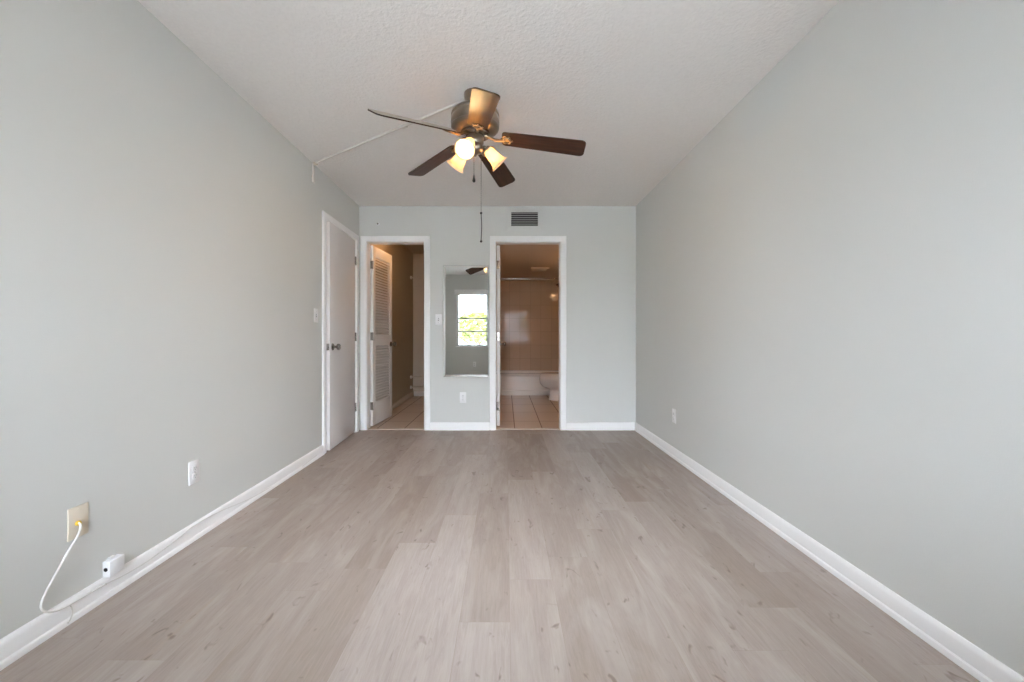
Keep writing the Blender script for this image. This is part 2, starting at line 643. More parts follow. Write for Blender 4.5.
# door trim: casing on the room side, jambs and stop, one mesh per doorway
def casing(name, x0, x1, top, fn, depth, label):
    """fn(u,o,z): u along the wall, o out of the wall into the room"""
    bm = NB()
    cas = [(0, 0), (0, 0.010), (0.006, 0.015), (0.05, 0.018), (0.060, 0.016), (CW, 0.010), (CW, 0)]   # (across, out)
    e = 0.004
    # mitred frame: go around three sides
    def ring(sgn_pts):
        return [bm.verts.new(p) for p in sgn_pts]
    A = ring([fn(x0 - e - a, o, 0.0) for a, o in cas])
    B = ring([fn(x0 - e - a, o, top + e + a) for a, o in cas])
    C = ring([fn(x1 + e + a, o, top + e + a) for a, o in cas])
    D = ring([fn(x1 + e + a, o, 0.0) for a, o in cas])
    n = len(cas)
    for p, q in ((A, B), (B, C), (C, D)):
        for k in range(n):
            bm.faces.new((p[k], p[(k + 1) % n], q[(k + 1) % n], q[k]))
    bm.faces.new(A)
    bm.faces.new(D[::-1])

    def fbox(u0, u1, o0, o1, z0, z1):
        vs = [bm.verts.new(fn(*p)) for p in ((u0, o0, z0), (u1, o0, z0), (u1, o1, z0), (u0, o1, z0),
                                             (u0, o0, z1), (u1, o0, z1), (u1, o1, z1), (u0, o1, z1))]
        for q in ((0, 3, 2, 1), (4, 5, 6, 7), (0, 1, 5, 4), (1, 2, 6, 5), (2, 3, 7, 6), (3, 0, 4, 7)):
            bm.faces.new([vs[i] for i in q])
    j = 0.0175
    fbox(x0 - j, x0, -depth, 0.002, 0, top)
    fbox(x1, x1 + j, -depth, 0.002, 0, top)
    fbox(x0 - j, x1 + j, -depth, 0.002, top, top + j)
    return struct(obj(name, bm, 'trim', angle=0.4), label, 'door trim')


casing('trim_1', D0, D1, DT, LW, 0.118, 'white door casing around the closed door on the left wall')
casing('trim_2', C0, C1, CT, lambda u, o, z: Vector((u, YB - o, z)), WT, 'white casing around the closet doorway')
casing('trim_3', B0, B1, BT, lambda u, o, z: Vector((u, YB - o, z)), WT, 'white casing around the bathroom doorway')
box_struct('trim_4', 'closet_end', 'thin threshold strip in the closet doorway', 'threshold', (C0, C1, YB + 0.02, YB + 0.055, -0.02, 0.006))
box_struct('trim_5', 'closet_end', 'thin threshold strip in the bathroom doorway', 'threshold', (B0, B1, YB + 0.02, YB + 0.055, -0.02, 0.006))

# ------------------------------------------------------------------ walk-in closet shell
CE = 7.15
box_struct('floor_closet', 'tile_floor', 'beige tiled closet floor', 'floor', (-1.9, -0.70, YB + 0.03, CE + 0.1, -0.1, 0.001))
box_struct('ceiling_closet', 'closet_end', 'closet ceiling', 'ceiling', (-1.9, -0.60, YB + WT - 0.02, CE + 0.2, H, H + 0.12))
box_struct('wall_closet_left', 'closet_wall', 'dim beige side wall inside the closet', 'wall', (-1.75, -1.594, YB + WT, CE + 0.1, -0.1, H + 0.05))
box_struct('wall_closet_right', 'closet_wall', 'closet wall hidden behind the far wall', 'wall', (-0.80, -0.72, YB + WT, CE + 0.1, -0.1, H + 0.05))
box_struct('wall_closet_end', 'closet_end', 'paler end wall at the back of the closet', 'wall', (-1.75, -0.7, CE, CE + 0.1, -0.1, H + 0.05))
baseboard('baseboard_closet_left', YB + WT + 0.02, CE - 0.001, lambda u, o, z: (-1.594 + o, u, z), 'baseboard along the closet side wall, its dimness painted in as tan', 'closet_end')  # tan instead of white: the closet's dimness is put into the colour
baseboard('baseboard_closet_end', -1.58, -0.81, lambda u, o, z: (u, CE - o, z), 'white baseboard on the closet end wall')

# ------------------------------------------------------------------ bathroom shell
BE, BX0, BX1, BH, TY = 7.97, -0.42, 1.25, 2.09, 7.22
box_struct('floor_bathroom', 'tile_floor', 'beige square-tiled bathroom floor', 'floor', (BX0 - 0.1, BX1 + 0.1, YB + 0.03, BE + 0.1, -0.1, 0.001))
box_struct('ceiling_bathroom', 'bath_ceil', 'low tan bathroom ceiling', 'ceiling', (BX0 - 0.1, BX1 + 0.1, YB + WT - 0.01, BE + 0.1, BH, H + 0.1))
box_struct('wall_bathroom_left', 'bath_wall', 'bathroom wall behind the open door', 'wall', (BX0 - 0.08, BX0, YB + WT, BE + 0.1, -0.1, H + 0.05))
box_struct('wall_bathroom_right', 'bath_wall', 'bathroom wall behind the toilet', 'wall', (BX1, BX1 + 0.1, YB + WT, BE + 0.1, -0.1, H + 0.05))
box_struct('wall_bathroom_end', 'tile_wall', 'beige glazed tile wall behind the bathtub', 'wall', (BX0 - 0.05, BX1 + 0.05, BE, BE + 0.1, -0.1, H + 0.05))
box_struct('wall_bathroom_alcove', 'tile_side', 'tiled stub wall at the end of the bathtub', 'wall', (1.10, BX1 + 0.02, TY, BE + 0.02, -0.1, H))
box_struct('wall_outer', 'closet_wall', 'outer wall of the hall behind the bathroom', 'wall', (XR, XR + 0.1, YB + WT - 0.02, BE + 0.2, -0.1, H + 0.1),
           (-0.74, -0.5, CE, CE + 0.1, -0.1, H + 0.1))


# ------------------------------------------------------------------ doors
def knob_parts(parent, base, axis, both=True):
    """round door knob with rosette; axis is the direction out of the door face"""
    z = Vector(axis).normalized()
    q = z.to_track_quat('Z', 'Y').to_matrix().to_4x4()
    bm = NB()
    mat = Matrix.Translation(base) @ q
    lathe(bm, [(0.001, 0), (0.032, 0), (0.032, 0.004), (0.027, 0.009), (0.013, 0.012), (0.011, 0.03), (0.014, 0.036),
               (0.025, 0.042), (0.029, 0.052), (0.027, 0.062), (0.018, 0.068), (0.001, 0.069)], 28, mat)
    return obj('door_knob', bm, 'knob', parent)


def hinge(parent, c, axis_off, mat='knob'):
    """butt hinge: leaf plate plus knuckle barrel, c = knuckle centre"""
    bm = NB()
    lathe(bm, [(0.001, -0.046), (0.004, -0.046), (0.006, -0.043), (0.006, 0.043), (0.004, 0.046), (0.001, 0.046)], 14, Matrix.Translation(c))
    x, y = axis_off
    c = Vector(c)
    box(bm, min(c.x, c.x + x), max(c.x, c.x + x), min(c.y, c.y + y), max(c.y, c.y + y), c.z - 0.044, c.z + 0.044)
    return obj('hinge', bm, mat, parent)


# door_1: flush slab on the left wall, hinged at the far side, a hair ajar into the room
hp = LW(D0 + 0.003, 0.001, 0.0)
LEAF = (D1 - D0) - 0.008
d1 = bpy.data.objects.new('door_1', None)
COL.objects.link(d1)
d1.location = hp
AJAR = math.radians(2.8)
d1.rotation_euler = (0, 0, LROT + AJAR)
struct(d1, 'flush white door standing slightly ajar in the left wall', 'door')
bm = NB()
box(bm, 0.0, LEAF, -0.035, 0.0, 0.014, DT - 0.004, 0.0015)
obj('door_leaf', bm, 'door', d1)
knob_parts(d1, (LEAF - 0.065, 0.0, 0.925), (0, 1, 0))
bm = NB()
box(bm, LEAF - 0.001, LEAF + 0.0012, -0.029, -0.006, 0.896, 0.954)
box(bm, LEAF, LEAF + 0.010, -0.023, -0.011, 0.916, 0.934, 0.002)
obj('latch', bm, 'knob', d1)
for z in (0.27, 1.015, 1.82):
    hinge(d1, (-0.003, 0.005, z), (0.030, -0.003))


# door_2: louvered closet door, swung into the closet
d2 = bpy.data.objects.new('door_2', None)
COL.objects.link(d2)
d2.location = (C0 + 0.026, YB + WT + 0.004, 0)
d2.rotation_euler = (0, 0, PI / 2 - math.radians(5.0))
struct(d2, 'white louvered closet door swung open into the closet', 'door')
# local x along the leaf, visible face at local -y
DW, DTH, DZ0, DZ1 = 0.60, 0.033, 0.018, CT - 0.006
ST = 0.075
bm = NB()
box(bm, 0, ST, 0, DTH, DZ0, DZ1, 0.002)
box(bm, DW - ST, DW, 0, DTH, DZ0, DZ1, 0.002)
zr = [(DZ0, 0.275), (0.915, 1.03), (1.925, DZ1)]
for a, b in zr:
    box(bm, ST - 0.004, DW - ST + 0.004, 0.001, DTH - 0.001, a, b, 0.002)
obj('door_frame', bm, 'louver', d2)


def louvers(z0, z1, n):
    bm = NB()
    p = (z1 - z0) / n
    for i in range(n):
        zc = z0 + p * (i + 0.5)
        # slat tilted so its lower edge is on the visible side
        prof = [(-0.001, zc - p * 0.28), (-0.001, zc - p * 0.52), (DTH + 0.001, zc + p * 0.30), (DTH + 0.001, zc + p * 0.52)]
        extrude_profile(bm, prof, ST - 0.003, DW - ST + 0.003, lambda u, o, z: (u, o, z))
    return obj('louver_panel', bm, 'louver', d2, smooth=False)


louvers(1.03, 1.925, 28)
louvers(0.275, 0.915, 20)
knob_parts(d2, (DW - 0.05, 0.0, 0.925), (0, -1, 0))
for z in (0.24, 1.02, 1.82):
    hinge(d2, (-0.006, -0.003, z), (0.005, 0.030))

# door_3: bathroom door, opened square into the bathroom, seen edge-on
d3 = bpy.data.objects.new('door_3', None)
COL.objects.link(d3)
d3.location = (B0 + 0.006, YB + WT + 0.004, 0)
d3.rotation_euler = (0, 0, PI / 2 + math.radians(0.6))
struct(d3, 'white bathroom door opened square and seen edge-on', 'door')
bm = NB()
box(bm, 0, 0.68, -0.036, 0.0, 0.02, BT - 0.006, 0.002)
obj('door_leaf', bm, 'louver', d3)
knob_parts(d3, (0.62, -0.036, 0.925), (0, -1, 0))
for z in (0.24, 1.02, 1.82):
    hinge(d3, (-0.004, -0.001, z), (0.002, -0.026))

# ------------------------------------------------------------------ window (behind the camera, seen in the mirror)
win = bpy.data.objects.new('window_1', None)
COL.objects.link(win)
win.location = (wx0, YF, wz0)
struct(win, 'wide awning window reflected in the mirror', 'window')
WW, WH = wx1 - wx0, wz1 - wz0
bm = NB()
f = 0.03
for b in ((0, f, -0.13, -0.08, 0, WH), (WW - f, WW, -0.13, -0.08, 0, WH), (f, WW - f, -0.13, -0.08, 0, f), (f, WW - f, -0.13, -0.08, WH - f, WH),
          (WW / 2 - 0.02, WW / 2 + 0.02, -0.13, -0.08, f, WH - f)):
    box(bm, *b)
obj('window_frame', bm, 'alu', win, smooth=False)
for z in (0.333, 0.633):
    bm = NB()
    box(bm, f, WW / 2 - 0.02, -0.125, -0.085, z - 0.018, z + 0.018, 0.003)
    box(bm, WW / 2 + 0.02, WW - f, -0.125, -0.085, z - 0.018, z + 0.018, 0.003)
    obj('window_rail', bm, 'alu', win)
bm = NB()
box(bm, f, WW - f, -0.107, -0.103, f, WH - f)
obj('window_glass', bm, 'glass', win, smooth=False)
bm = NB()
box(bm, -0.03, WW + 0.03, -0.08, 0.02, -0.025, 0.0, 0.004)
obj('window_sill', bm, 'trim', win)
bl = obj('window_blind', box(NB(), wx0 - 0.05, wx1 + 0.05, YF + 0.002, YF + 0.07, wz1 - 0.02, wz1 + 0.09, 0.006), 'white_plastic')
tag(bl, 'white blind valance above the window, seen in the mirror', 'blind')

# ------------------------------------------------------------------ outside (seen only through the window in the mirror)
box_struct('ground', 'lawn', 'pale paving outside the window', 'ground', (-14, 14, -40, YF - 0.17, -0.6, -0.35))
gw = obj('garden_wall', box(NB(), -6.0, -1.9, -9.3, -9.1, -0.35, 0.75, 0.02), 'stucco')
tag(gw, 'white garden wall outside the window, seen in the mirror', 'wall')


def tree(x, y, h, r, mat, label, seed):
    rd = random.Random(seed)
    t = thing('tree', label, 'tree', (x, y, -0.35), rd.uniform(0, 6))
    bm = NB()
    tube(bm, [(0, 0, -0.05), (0.05, 0.03, h * 0.3), (-0.03, 0.05, h * 0.55), (0, 0, h * 0.8)], lambda k: 0.12 * (1 - 0.7 * k), 10)
    for a in range(4):
        an = a * 1.7 + rd.uniform(0, .5)
        tube(bm, [(0, 0, h * 0.5), (r * .3 * math.cos(an), r * .3 * math.sin(an), h * .62), (r * .6 * math.cos(an), r * .6 * math.sin(an), h * .72)], lambda k: 0.05 * (1 - .7 * k), 8)
    obj('trunk', bm, 'bark', t)
    bm = NB()
    for i in range(900):
        th, ph = rd.uniform(0, 2 * PI), math.acos(rd.uniform(-1, 1))
        q = rd.uniform(0.45, 1.0) ** 0.5
        c = Vector((r * q * math.sin(ph) * math.cos(th), r * q * math.sin(ph) * math.sin(th), h * 0.72 + 0.55 * r * q * math.cos(ph)))
        d = Vector((rd.uniform(-1, 1), rd.uniform(-1, 1), rd.uniform(-.6, .6))).normalized()
        s = d.orthogonal().normalized()
        l, ww = rd.uniform(.16, .3), rd.uniform(.05, .09)
        pts = [c - d * l, c + s * ww + Vector((0, 0, .02)), c + d * l, c - s * ww + Vector((0, 0, .02))]
        bm.faces.new([bm.verts.new(p) for p in pts])
    obj('leaves', bm, mat, t, smooth=False)
    return t


tree(-1.3, -11.5, 2.5, 1.4, M['foliage2'], 'yellow-green tree outside the window, seen in the mirror', 1)
tree(2.6, -12.5, 3.2, 1.7, M['foliage'], 'dark green tree outside, at the right of the window view', 2)
tree(-4.4, -15.0, 2.4, 1.5, M['foliage'], 'green tree outside, behind the white garden wall', 3)


# ------------------------------------------------------------------ ceiling fan
FX, FY = -0.181, 2.451
fan = thing('ceiling_fan', 'pewter ceiling fan with five dark wood blades and three lit bell lamps', 'ceiling fan', (FX, FY, H))


def fz(z):
    return z - H


bm = NB()
lathe(bm, [(0.001, fz(2.375)), (0.035, fz(2.376)), (0.05, fz(2.385)), (0.062, fz(2.405)), (0.066, fz(2.425)), (0.066, 0.0), (0.001, 0.0)], 36)
obj('canopy', bm, 'pewter', fan)
bm = NB()
lathe(bm, [(0.016, fz(2.335)), (0.016, fz(2.38))], 20)
obj('downrod', bm, 'pewter', fan)
bm = NB()
lathe(bm, [(0.001, fz(2.352)), (0.04, fz(2.351)), (0.09, fz(2.345)), (0.128, fz(2.334)), (0.138, fz(2.325)), (0.141, fz(2.312)), (0.136, fz(2.306)),
           (0.136, fz(2.300)), (0.141, fz(2.295)), (0.142, fz(2.262)), (0.137, fz(2.256)), (0.137, fz(2.250)), (0.141, fz(2.245)), (0.138, fz(2.233)),
           (0.125, fz(2.222)), (0.09, fz(2.214)), (0.06, fz(2.212)), (0.001, fz(2.212))], 48)
obj('motor_housing', bm, 'pewter', fan, angle=0.9)
bm = NB()
# dark vent slots ring and flywheel under the motor
lathe(bm, [(0.001, fz(2.213)), (0.085, fz(2.213)), (0.085, fz(2.196)), (0.055, fz(2.192)), (0.001, fz(2.192))], 36)
obj('flywheel', bm, 'knob', fan)
bm = NB()
lathe(bm, [(0.001, fz(2.195)), (0.044, fz(2.194)), (0.05, fz(2.185)), (0.05, fz(2.150)), (0.043, fz(2.140)), (0.046, fz(2.132)), (0.046, fz(2.108)),
           (0.036, fz(2.096)), (0.016, fz(2.090)), (0.010, fz(2.080)), (0.006, fz(2.074)), (0.001, fz(2.073))], 36)
obj('light_kit', bm, 'pewter', fan, angle=0.9)

# measured hang of the blades: axis height, droop, slight lean of the whole rotor
BZ, DROOP, LEANX, LEANY = fz(2.199), 0.133, -0.015, 0.041
BLADE_DEG = (-3.0, 72.4, 135.2, 222.8, 278.7)
BLADE_PITCH = (-0.225, -0.330, -0.202, -0.567, -0.199)


def blade_bm():
    """blade lies along local +x, root at .16, tip at .646"""
    outline = []
    L0, L1 = 0.160, 0.646
    w0, w1 = 0.055, 0.065
    top = []
    n = 10
    cr = 0.028
    for i in range(n + 1):                        # tip upper corner rounding
        a = PI / 2 - i / n * PI / 2
        top.append((L1 - cr + cr * math.cos(a), w1 - cr + cr * math.sin(a)))
    rc = 0.022
    root = []
    for i in range(n + 1):
        a = PI - i / n * PI / 2
        root.append((L0 + rc + rc * math.cos(a), w0 - rc + rc * math.sin(a)))
    up = root + top
    lo = [(x, -y) for x, y in reversed(up)]
    outline = up + lo
    bm = NB()
    th = 0.0035
    a = [bm.verts.new((x, y, -th)) for x, y in outline]
    b = [bm.verts.new((x, y, th)) for x, y in outline]
    n = len(outline)
    bm.faces.new(a)
    bm.faces.new(b[::-1])
    for k in range(n):
        bm.faces.new((a[k], a[(k + 1) % n], b[(k + 1) % n], b[k]))
    return bm


def iron_bm():
    bm = NB()
    # curved arm from flywheel to the blade root, then a flared scalloped plate under the blade with a ring
    tube(bm, [(0.055, 0, 0.004), (0.085, 0.004, 0.000), (0.115, 0.006, -0.010), (0.145, 0.003, -0.012), (0.180, 0, -0.010)],
         lambda t: 0.0105 - 0.003 * t, 10)
    pts = []
    n = 40
    for k in range(n):
        a = 2 * PI * k / n
        r = 1.0 + 0.10 * math.cos(6 * a)
        pts.append((0.188 + 0.034 * r * math.cos(a), 0.034 * r * math.sin(a)))
    a = [bm.verts.new((x, y, -0.0085)) for x, y in pts]
    b = [bm.verts.new((x, y, -0.0038)) for x, y in pts]
    bm.faces.new(a)
    bm.faces.new(b[::-1])
    for k in range(n):
        bm.faces.new((a[k], a[(k + 1) % n], b[(k + 1) % n], b[k]))
    ring = [(0.190 + 0.022 * math.cos(t * PI / 8), 0.022 * math.sin(t * PI / 8), -0.0105) for t in range(17)]
    tube(bm, ring, 0.0045, 8, smooth=False)
    for x, y in ((0.172, 0.022), (0.172, -0.022), (0.222, 0.0)):
        lathe(bm, [(0.001, -0.0125), (0.005, -0.0115), (0.006, -0.0085)], 12, Matrix.Translation((x, y, 0)))
    return bm


blade_mesh = None
for k in range(5):
    ang = math.radians(BLADE_DEG[k])
    slope = -DROOP + LEANX * math.cos(ang) + LEANY * math.sin(ang)
    if blade_mesh is None:
        b = obj('blade', blade_bm(), 'blade', fan)
        b.data.materials.append(M['blade_top'])
        b.data.polygons[1].material_index = 1
        ir = obj('blade_iron', iron_bm(), 'brass', b)
        blade_mesh, iron_mesh = b.data, ir.data
        b['label'] = 'dark walnut fan blade'
    else:
        b = bpy.data.objects.new('blade', blade_mesh)
        COL.objects.link(b)
        b.parent = fan
        ir = bpy.data.objects.new('blade_iron', iron_mesh)
        COL.objects.link(ir)
        ir.parent = b
    b.matrix_local = Matrix.Translation((0, 0, BZ)) @ Matrix.Rotation(ang, 4, 'Z') @ Matrix.Rotation(-math.atan(slope), 4, 'Y') @ Matrix.Rotation(BLADE_PITCH[k], 4, 'X')

# three bell lamps
BELL = [(0.020, 0.0), (0.026, 0.004), (0.031, 0.020), (0.034, 0.045), (0.037, 0.070), (0.043, 0.092), (0.052, 0.108), (0.060, 0.116),
        (0.0575, 0.1165), (0.050, 0.106), (0.041, 0.091), (0.035, 0.070), (0.032, 0.045), (0.029, 0.020), (0.024, 0.006), (0.018, 0.003)]
for deg in (252, 146, 20):
    a = math.radians(deg)
    d = Vector((math.cos(a), math.sin(a), 0))
    down = math.radians(44)
    axis = (d * math.cos(down) + Vector((0, 0, -math.sin(down)))).normalized()
    p0 = d * 0.072 + Vector((0, 0, fz(2.128)))
    q = axis.to_track_quat('Z', 'Y').to_matrix().to_4x4()
    mt = Matrix.Translation(p0) @ q
    bm = NB()
    tube(bm, [d * 0.040 + Vector((0, 0, fz(2.130))), d * 0.056 + Vector((0, 0, fz(2.138))), p0 - axis * 0.004, p0 + axis * 0.004], 0.009, 10)
    lathe(bm, [(0.001, -0.012), (0.018, -0.010), (0.024, -0.002), (0.026, 0.010), (0.024, 0.012), (0.001, 0.008)], 24, mt)
    obj('lamp_holder', bm, 'pewter', fan)
    sh = obj('lamp_shade', lathe(NB(), BELL, 36, mt, False, False), 'shade', fan, angle=1.2)
    bm = NB()
    lathe(bm, [(0.001, 0.012), (0.012, 0.013), (0.013, 0.030), (0.019, 0.045), (0.026, 0.060), (0.028, 0.070), (0.026, 0.082), (0.018, 0.093), (0.001, 0.098)], 20, mt)
    obj('bulb', bm, 'bulb', sh)


def chain(x, y, z0, z1, beads, zend=None, r=0.0016):
    bm = NB()
    tube(bm, [(x, y, z0), (x, y, z1)], r, 8, smooth=False)
    n = int((z0 - z1) / 0.012)
    for i in range(n):
        sphere(bm, (x, y, z0 - (i + .5) * (z0 - z1) / n), r * 1.5, 8)
    c = obj('pull_chain', bm, 'knob', fan)
    if zend is not None:
        obj('chain_extension', tube(NB(), [(x, y, z1), (x + 0.003, y, (z1 + zend) / 2), (x, y, zend)], 0.0028, 8), 'black', c)
    for kind, zz in beads:
        bm = NB()
        if kind == 'tear':
            lathe(bm, [(0.001, 0.026), (0.003, 0.022), (0.005, 0.008), (0.0085, -0.008), (0.009, -0.014), (0.006, -0.020), (0.001, -0.021)], 16, Matrix.Translation((x, y, zz)))
        else:
            sphere(bm, (x, y, zz), 0.0075, 14)
        obj('chain_fob', bm, 'black', c)


chain(-0.004, -0.047, fz(2.115), fz(1.950), [('tear', fz(1.926))])
chain(0.034, 0.012, fz(2.11), fz(1.745), [('bead', fz(1.745)), ('bead', fz(1.578))], fz(1.585))

# ------------------------------------------------------------------ ceiling raceway to the fan
A = Vector((XL(3.42) + 0.012, 3.42, 0))
Bp = Vector((FX - 0.052, FY + 0.05, 0))
dv = (Bp - A)
ln = dv.length
rc = thing('cable_raceway', 'thin white cable raceway running across the ceiling to the fan', 'raceway', (A.x, A.y, H), math.atan2(dv.y, dv.x))
RP = [(-0.009, 0.0), (-0.009, -0.008), (-0.006, -0.011), (0.006, -0.011), (0.009, -0.008), (0.009, 0.0)]
mid = ln * 0.66
obj('channel', extrude_profile(NB(), RP, 0.0, mid, lambda u, o, z: (u, o, z)), 'raceway', rc)
obj('channel', extrude_profile(NB(), RP, mid + 0.002, ln, lambda u, o, z: (u, o, z)), 'raceway', rc)
obj('coupling', box(NB(), mid - 0.022, mid + 0.024, -0.013, 0.013, -0.015, 0.0, 0.002), 'raceway', rc)
bm = NB()
box(bm, -0.012, 0.028, -0.014, 0.014, -0.016, 0.0, 0.003)
obj('elbow', bm, 'beige_plastic', rc)
bm = NB()
box(bm, -0.014, 0.014, 0.0, 0.012, H - 0.16, H - 0.001, 0.003)
rv = obj('cable_cover', bm, 'raceway')
rv.location = (XL(3.42), 3.42, 0)
rv.rotation_euler = (0, 0, LROT)
tag(rv, 'short pale cable cover dropping down the left wall from the ceiling raceway', 'raceway')


# ------------------------------------------------------------------ wall plates
def plate_root(name, label, cat, loc, rot):
    return thing(name, label, cat, loc, rot)


# local frame of a plate: x across, -y out of the wall toward the viewer, z up, centred
def outlet(root, mat='white_plastic'):
    bm = NB()
    box(bm, -0.035, 0.035, -0.006, 0.0, -0.0575, 0.0575, 0.0025)
    obj('cover_plate', bm, mat, root)
    for z in (0.0195, -0.0195):
        bm = NB()
        lathe(bm, [(0.001, 0), (0.0172, 0), (0.0172, 0.0022), (0.016, 0.003), (0.001, 0.003)], 24,
              Matrix.Translation((0, -0.006, z)) @ Matrix.Rotation(PI / 2, 4, 'X'))
        s = obj('socket', bm, mat, root)
        bm = NB()
        box(bm, -0.0075, -0.0050, -0.0095, -0.0085, z - 0.001, z + 0.008)
        box(bm, 0.0050, 0.0075, -0.0095, -0.0085, z + 0.0, z + 0.007)
        lathe(bm, [(0.001, 0), (0.0025, 0), (0.0025, 0.001), (0.001, 0.001)], 10, Matrix.Translation((0, -0.0086, z - 0.007)) @ Matrix.Rotation(PI / 2, 4, 'X'))
        obj('slots', bm, 'dark_slot', s)
    bm = NB()
    lathe(bm, [(0.001, 0), (0.0035, 0), (0.003, 0.0015), (0.001, 0.0018)], 12, Matrix.Translation((0, -0.006, 0)) @ Matrix.Rotation(PI / 2, 4, 'X'))
    obj('screw', bm, 'chrome', root)


def switch(root):
    bm = NB()
    box(bm, -0.035, 0.035, -0.006, 0.0, -0.0575, 0.0575, 0.0025)
    obj('cover_plate', bm, 'white_plastic', root)
    bm = NB()
    box(bm, -0.0055, 0.0055, -0.0068, -0.0055, -0.0125, 0.0125)
    obj('toggle_slot', bm, 'dark_slot', root)
    bm = NB()
    prof = [(-0.006, -0.006), (-0.018, 0.003), (-0.019, 0.008), (-0.006, 0.006)]
    extrude_profile(bm, prof, -0.0045, 0.0045, lambda u, o, z: (u, o, z))
    obj('toggle', bm, 'white_plastic', root)
    for z in (0.030, -0.030):
        bm = NB()
        lathe(bm, [(0.001, 0), (0.0035, 0), (0.003, 0.0015), (0.001, 0.0018)], 12, Matrix.Translation((0, -0.006, z)) @ Matrix.Rotation(PI / 2, 4, 'X'))
        obj('screw', bm, 'chrome', root)


LPR = LROT + PI       # plates on the left wall: local -y must point into the room (+X)
RPR = -PI / 2         # right wall: local -y -> -X


def backpt(px, py):
    return ((px - 506) * YB / FPX, YB, CAMZ + (337 - py) * YB / FPX)


def leftpt(px, py):
    r = (px - 506) / FPX
    y = -(1.6 - LSL * YB) / (r + LSL)
    return (XL(y), y, CAMZ + (337 - py) * y / FPX)


outlet(thing('wall_outlet', 'white duplex outlet on the left wall, farther than the ivory jack plate', 'outlet', leftpt(193.3, 472.0), LPR))
outlet(thing('wall_outlet', 'white duplex outlet low on the far wall under the mirror', 'outlet', backpt(463, 397.5)))
outlet(thing('wall_outlet', 'white duplex outlet on the bare right wall', 'outlet', (XR, XR * FPX / (674.5 - 506), CAMZ - (416 - 337) * XR / (674.5 - 506)), RPR))
outlet(thing('wall_outlet', 'white outlet under the window, seen only in the mirror', 'outlet', (-0.72, YF, 0.39), PI))
switch(thing('light_switch', 'white light switch beside the casing of the left-wall door', 'light switch', leftpt(315.6, 315.5), LPR))
switch(thing('light_switch', 'white light switch on the far wall beside the mirror', 'light switch', backpt(438.6, 319.5)))

# ivory jack plate with yellow connector
jl = leftpt(77.2, 521.5)
jp = thing('jack_plate', 'ivory wall plate with a yellow cable connector, low on the left wall', 'wall plate', jl, LPR)
obj('cover_plate', box(NB(), -0.037, 0.037, -0.006, 0.0, -0.0575, 0.0575, 0.0025), 'beige_plastic', jp)
bm = NB()
lathe(bm, [(0.001, 0), (0.009, 0), (0.009, 0.005), (0.0065, 0.006), (0.0065, 0.009), (0.001, 0.009)], 16, Matrix.Translation((-0.005, -0.006, -0.004)) @ Matrix.Rotation(PI / 2, 4, 'X'))
c = obj('connector', bm, 'yellow_plastic', jp)
c['label'] = 'yellow connector'
for z in (0.046, -0.046):
    bm = NB()
    lathe(bm, [(0.001, 0), (0.0035, 0), (0.003, 0.0015), (0.001, 0.0018)], 12, Matrix.Translation((0, -0.006, z)) @ Matrix.Rotation(PI / 2, 4, 'X'))
    obj('screw', bm, 'beige_plastic', jp)


def lwp(px, py, out):
    """point at distance out from the left wall that projects to px,py"""
    r = (px - 506) / FPX
    # X = -(1.6 - LSL*YB) - LSL*y + out ; X = r*y
    y = (-(1.6 - LSL * YB) + out) / (r + LSL)
    return (r * y, y, CAMZ + (337 - py) * y / FPX)


cab = NB()
cp = [(78.8, 522.8, 0.013), (80.6, 525.5, 0.026), (79.5, 531, 0.031), (76, 539, 0.030), (69, 550, 0.028), (58, 570, 0.022), (47, 590, 0.018), (41.5, 603, 0.018),
      (42, 609.5, 0.020), (48, 612, 0.020), (57, 610.5, 0.020), (66, 606.5, 0.019), (80, 598.5, 0.017), (95, 590, 0.017), (106, 584, 0.017)]
pts = [lwp(*p) for p in cp]
tube(cab, pts, 0.0034, 10)
tag(obj('coaxial_cable', cab, 'cable'), 'white cable drooping from the ivory wall plate down to the baseboard', 'cable')
wire = NB()
wp = [(106, 584, 0.024), (128, 573, 0.020), (150, 559.5, 0.018), (175, 541, 0.018), (196, 524.5, 0.018), (222, 510.5, 0.0165), (248, 499.5, 0.0165),
      (270, 487.5, 0.0165), (292, 474.5, 0.0165), (308, 462, 0.018), (317, 455, 0.018)]
tube(wire, [lwp(*p) for p in wp], 0.0020, 8)
tag(obj('thin_wire', wire, 'copper'), 'thin white wire stapled along the left baseboard toward the door', 'wire')
lp = NB()
tube(lp, [lwp(*p) for p in ((66, 607, 0.0205), (70, 605.5, 0.021), (72, 609, 0.021), (72, 615, 0.0205), (70, 620.5, 0.026), (68, 623, 0.030))], 0.0020, 8)
tag(obj('wire_loop', lp, 'copper'), 'short wire end curling down over the left baseboard below the ivory plate', 'wire')

# white surface box
bx = leftpt(102.3, 569.5)
sb = thing('surface_box', 'small white surface box with a black port, just above the left baseboard', 'junction box', (XL(1.643), 1.643, 0.113), LPR)
# local x runs away from the camera here
obj('housing', box(NB(), -0.032, 0.032, -0.030, 0.0, -0.030, 0.030, 0.003), 'white_plastic', sb)
bm = NB()
lathe(bm, [(0.001, 0), (0.0075, 0), (0.0075, 0.0012), (0.001, 0.0012)], 16, Matrix.Translation((-0.0318, -0.014, 0.0)) @ Matrix.Rotation(-PI / 2, 4, 'Y'))
c = obj('port', bm, 'black', sb)
c['label'] = 'black port'
obj('mounting_tab', box(NB(), -0.012, 0.012, -0.012, 0.0, 0.030, 0.035, 0.001), 'white_plastic', sb)

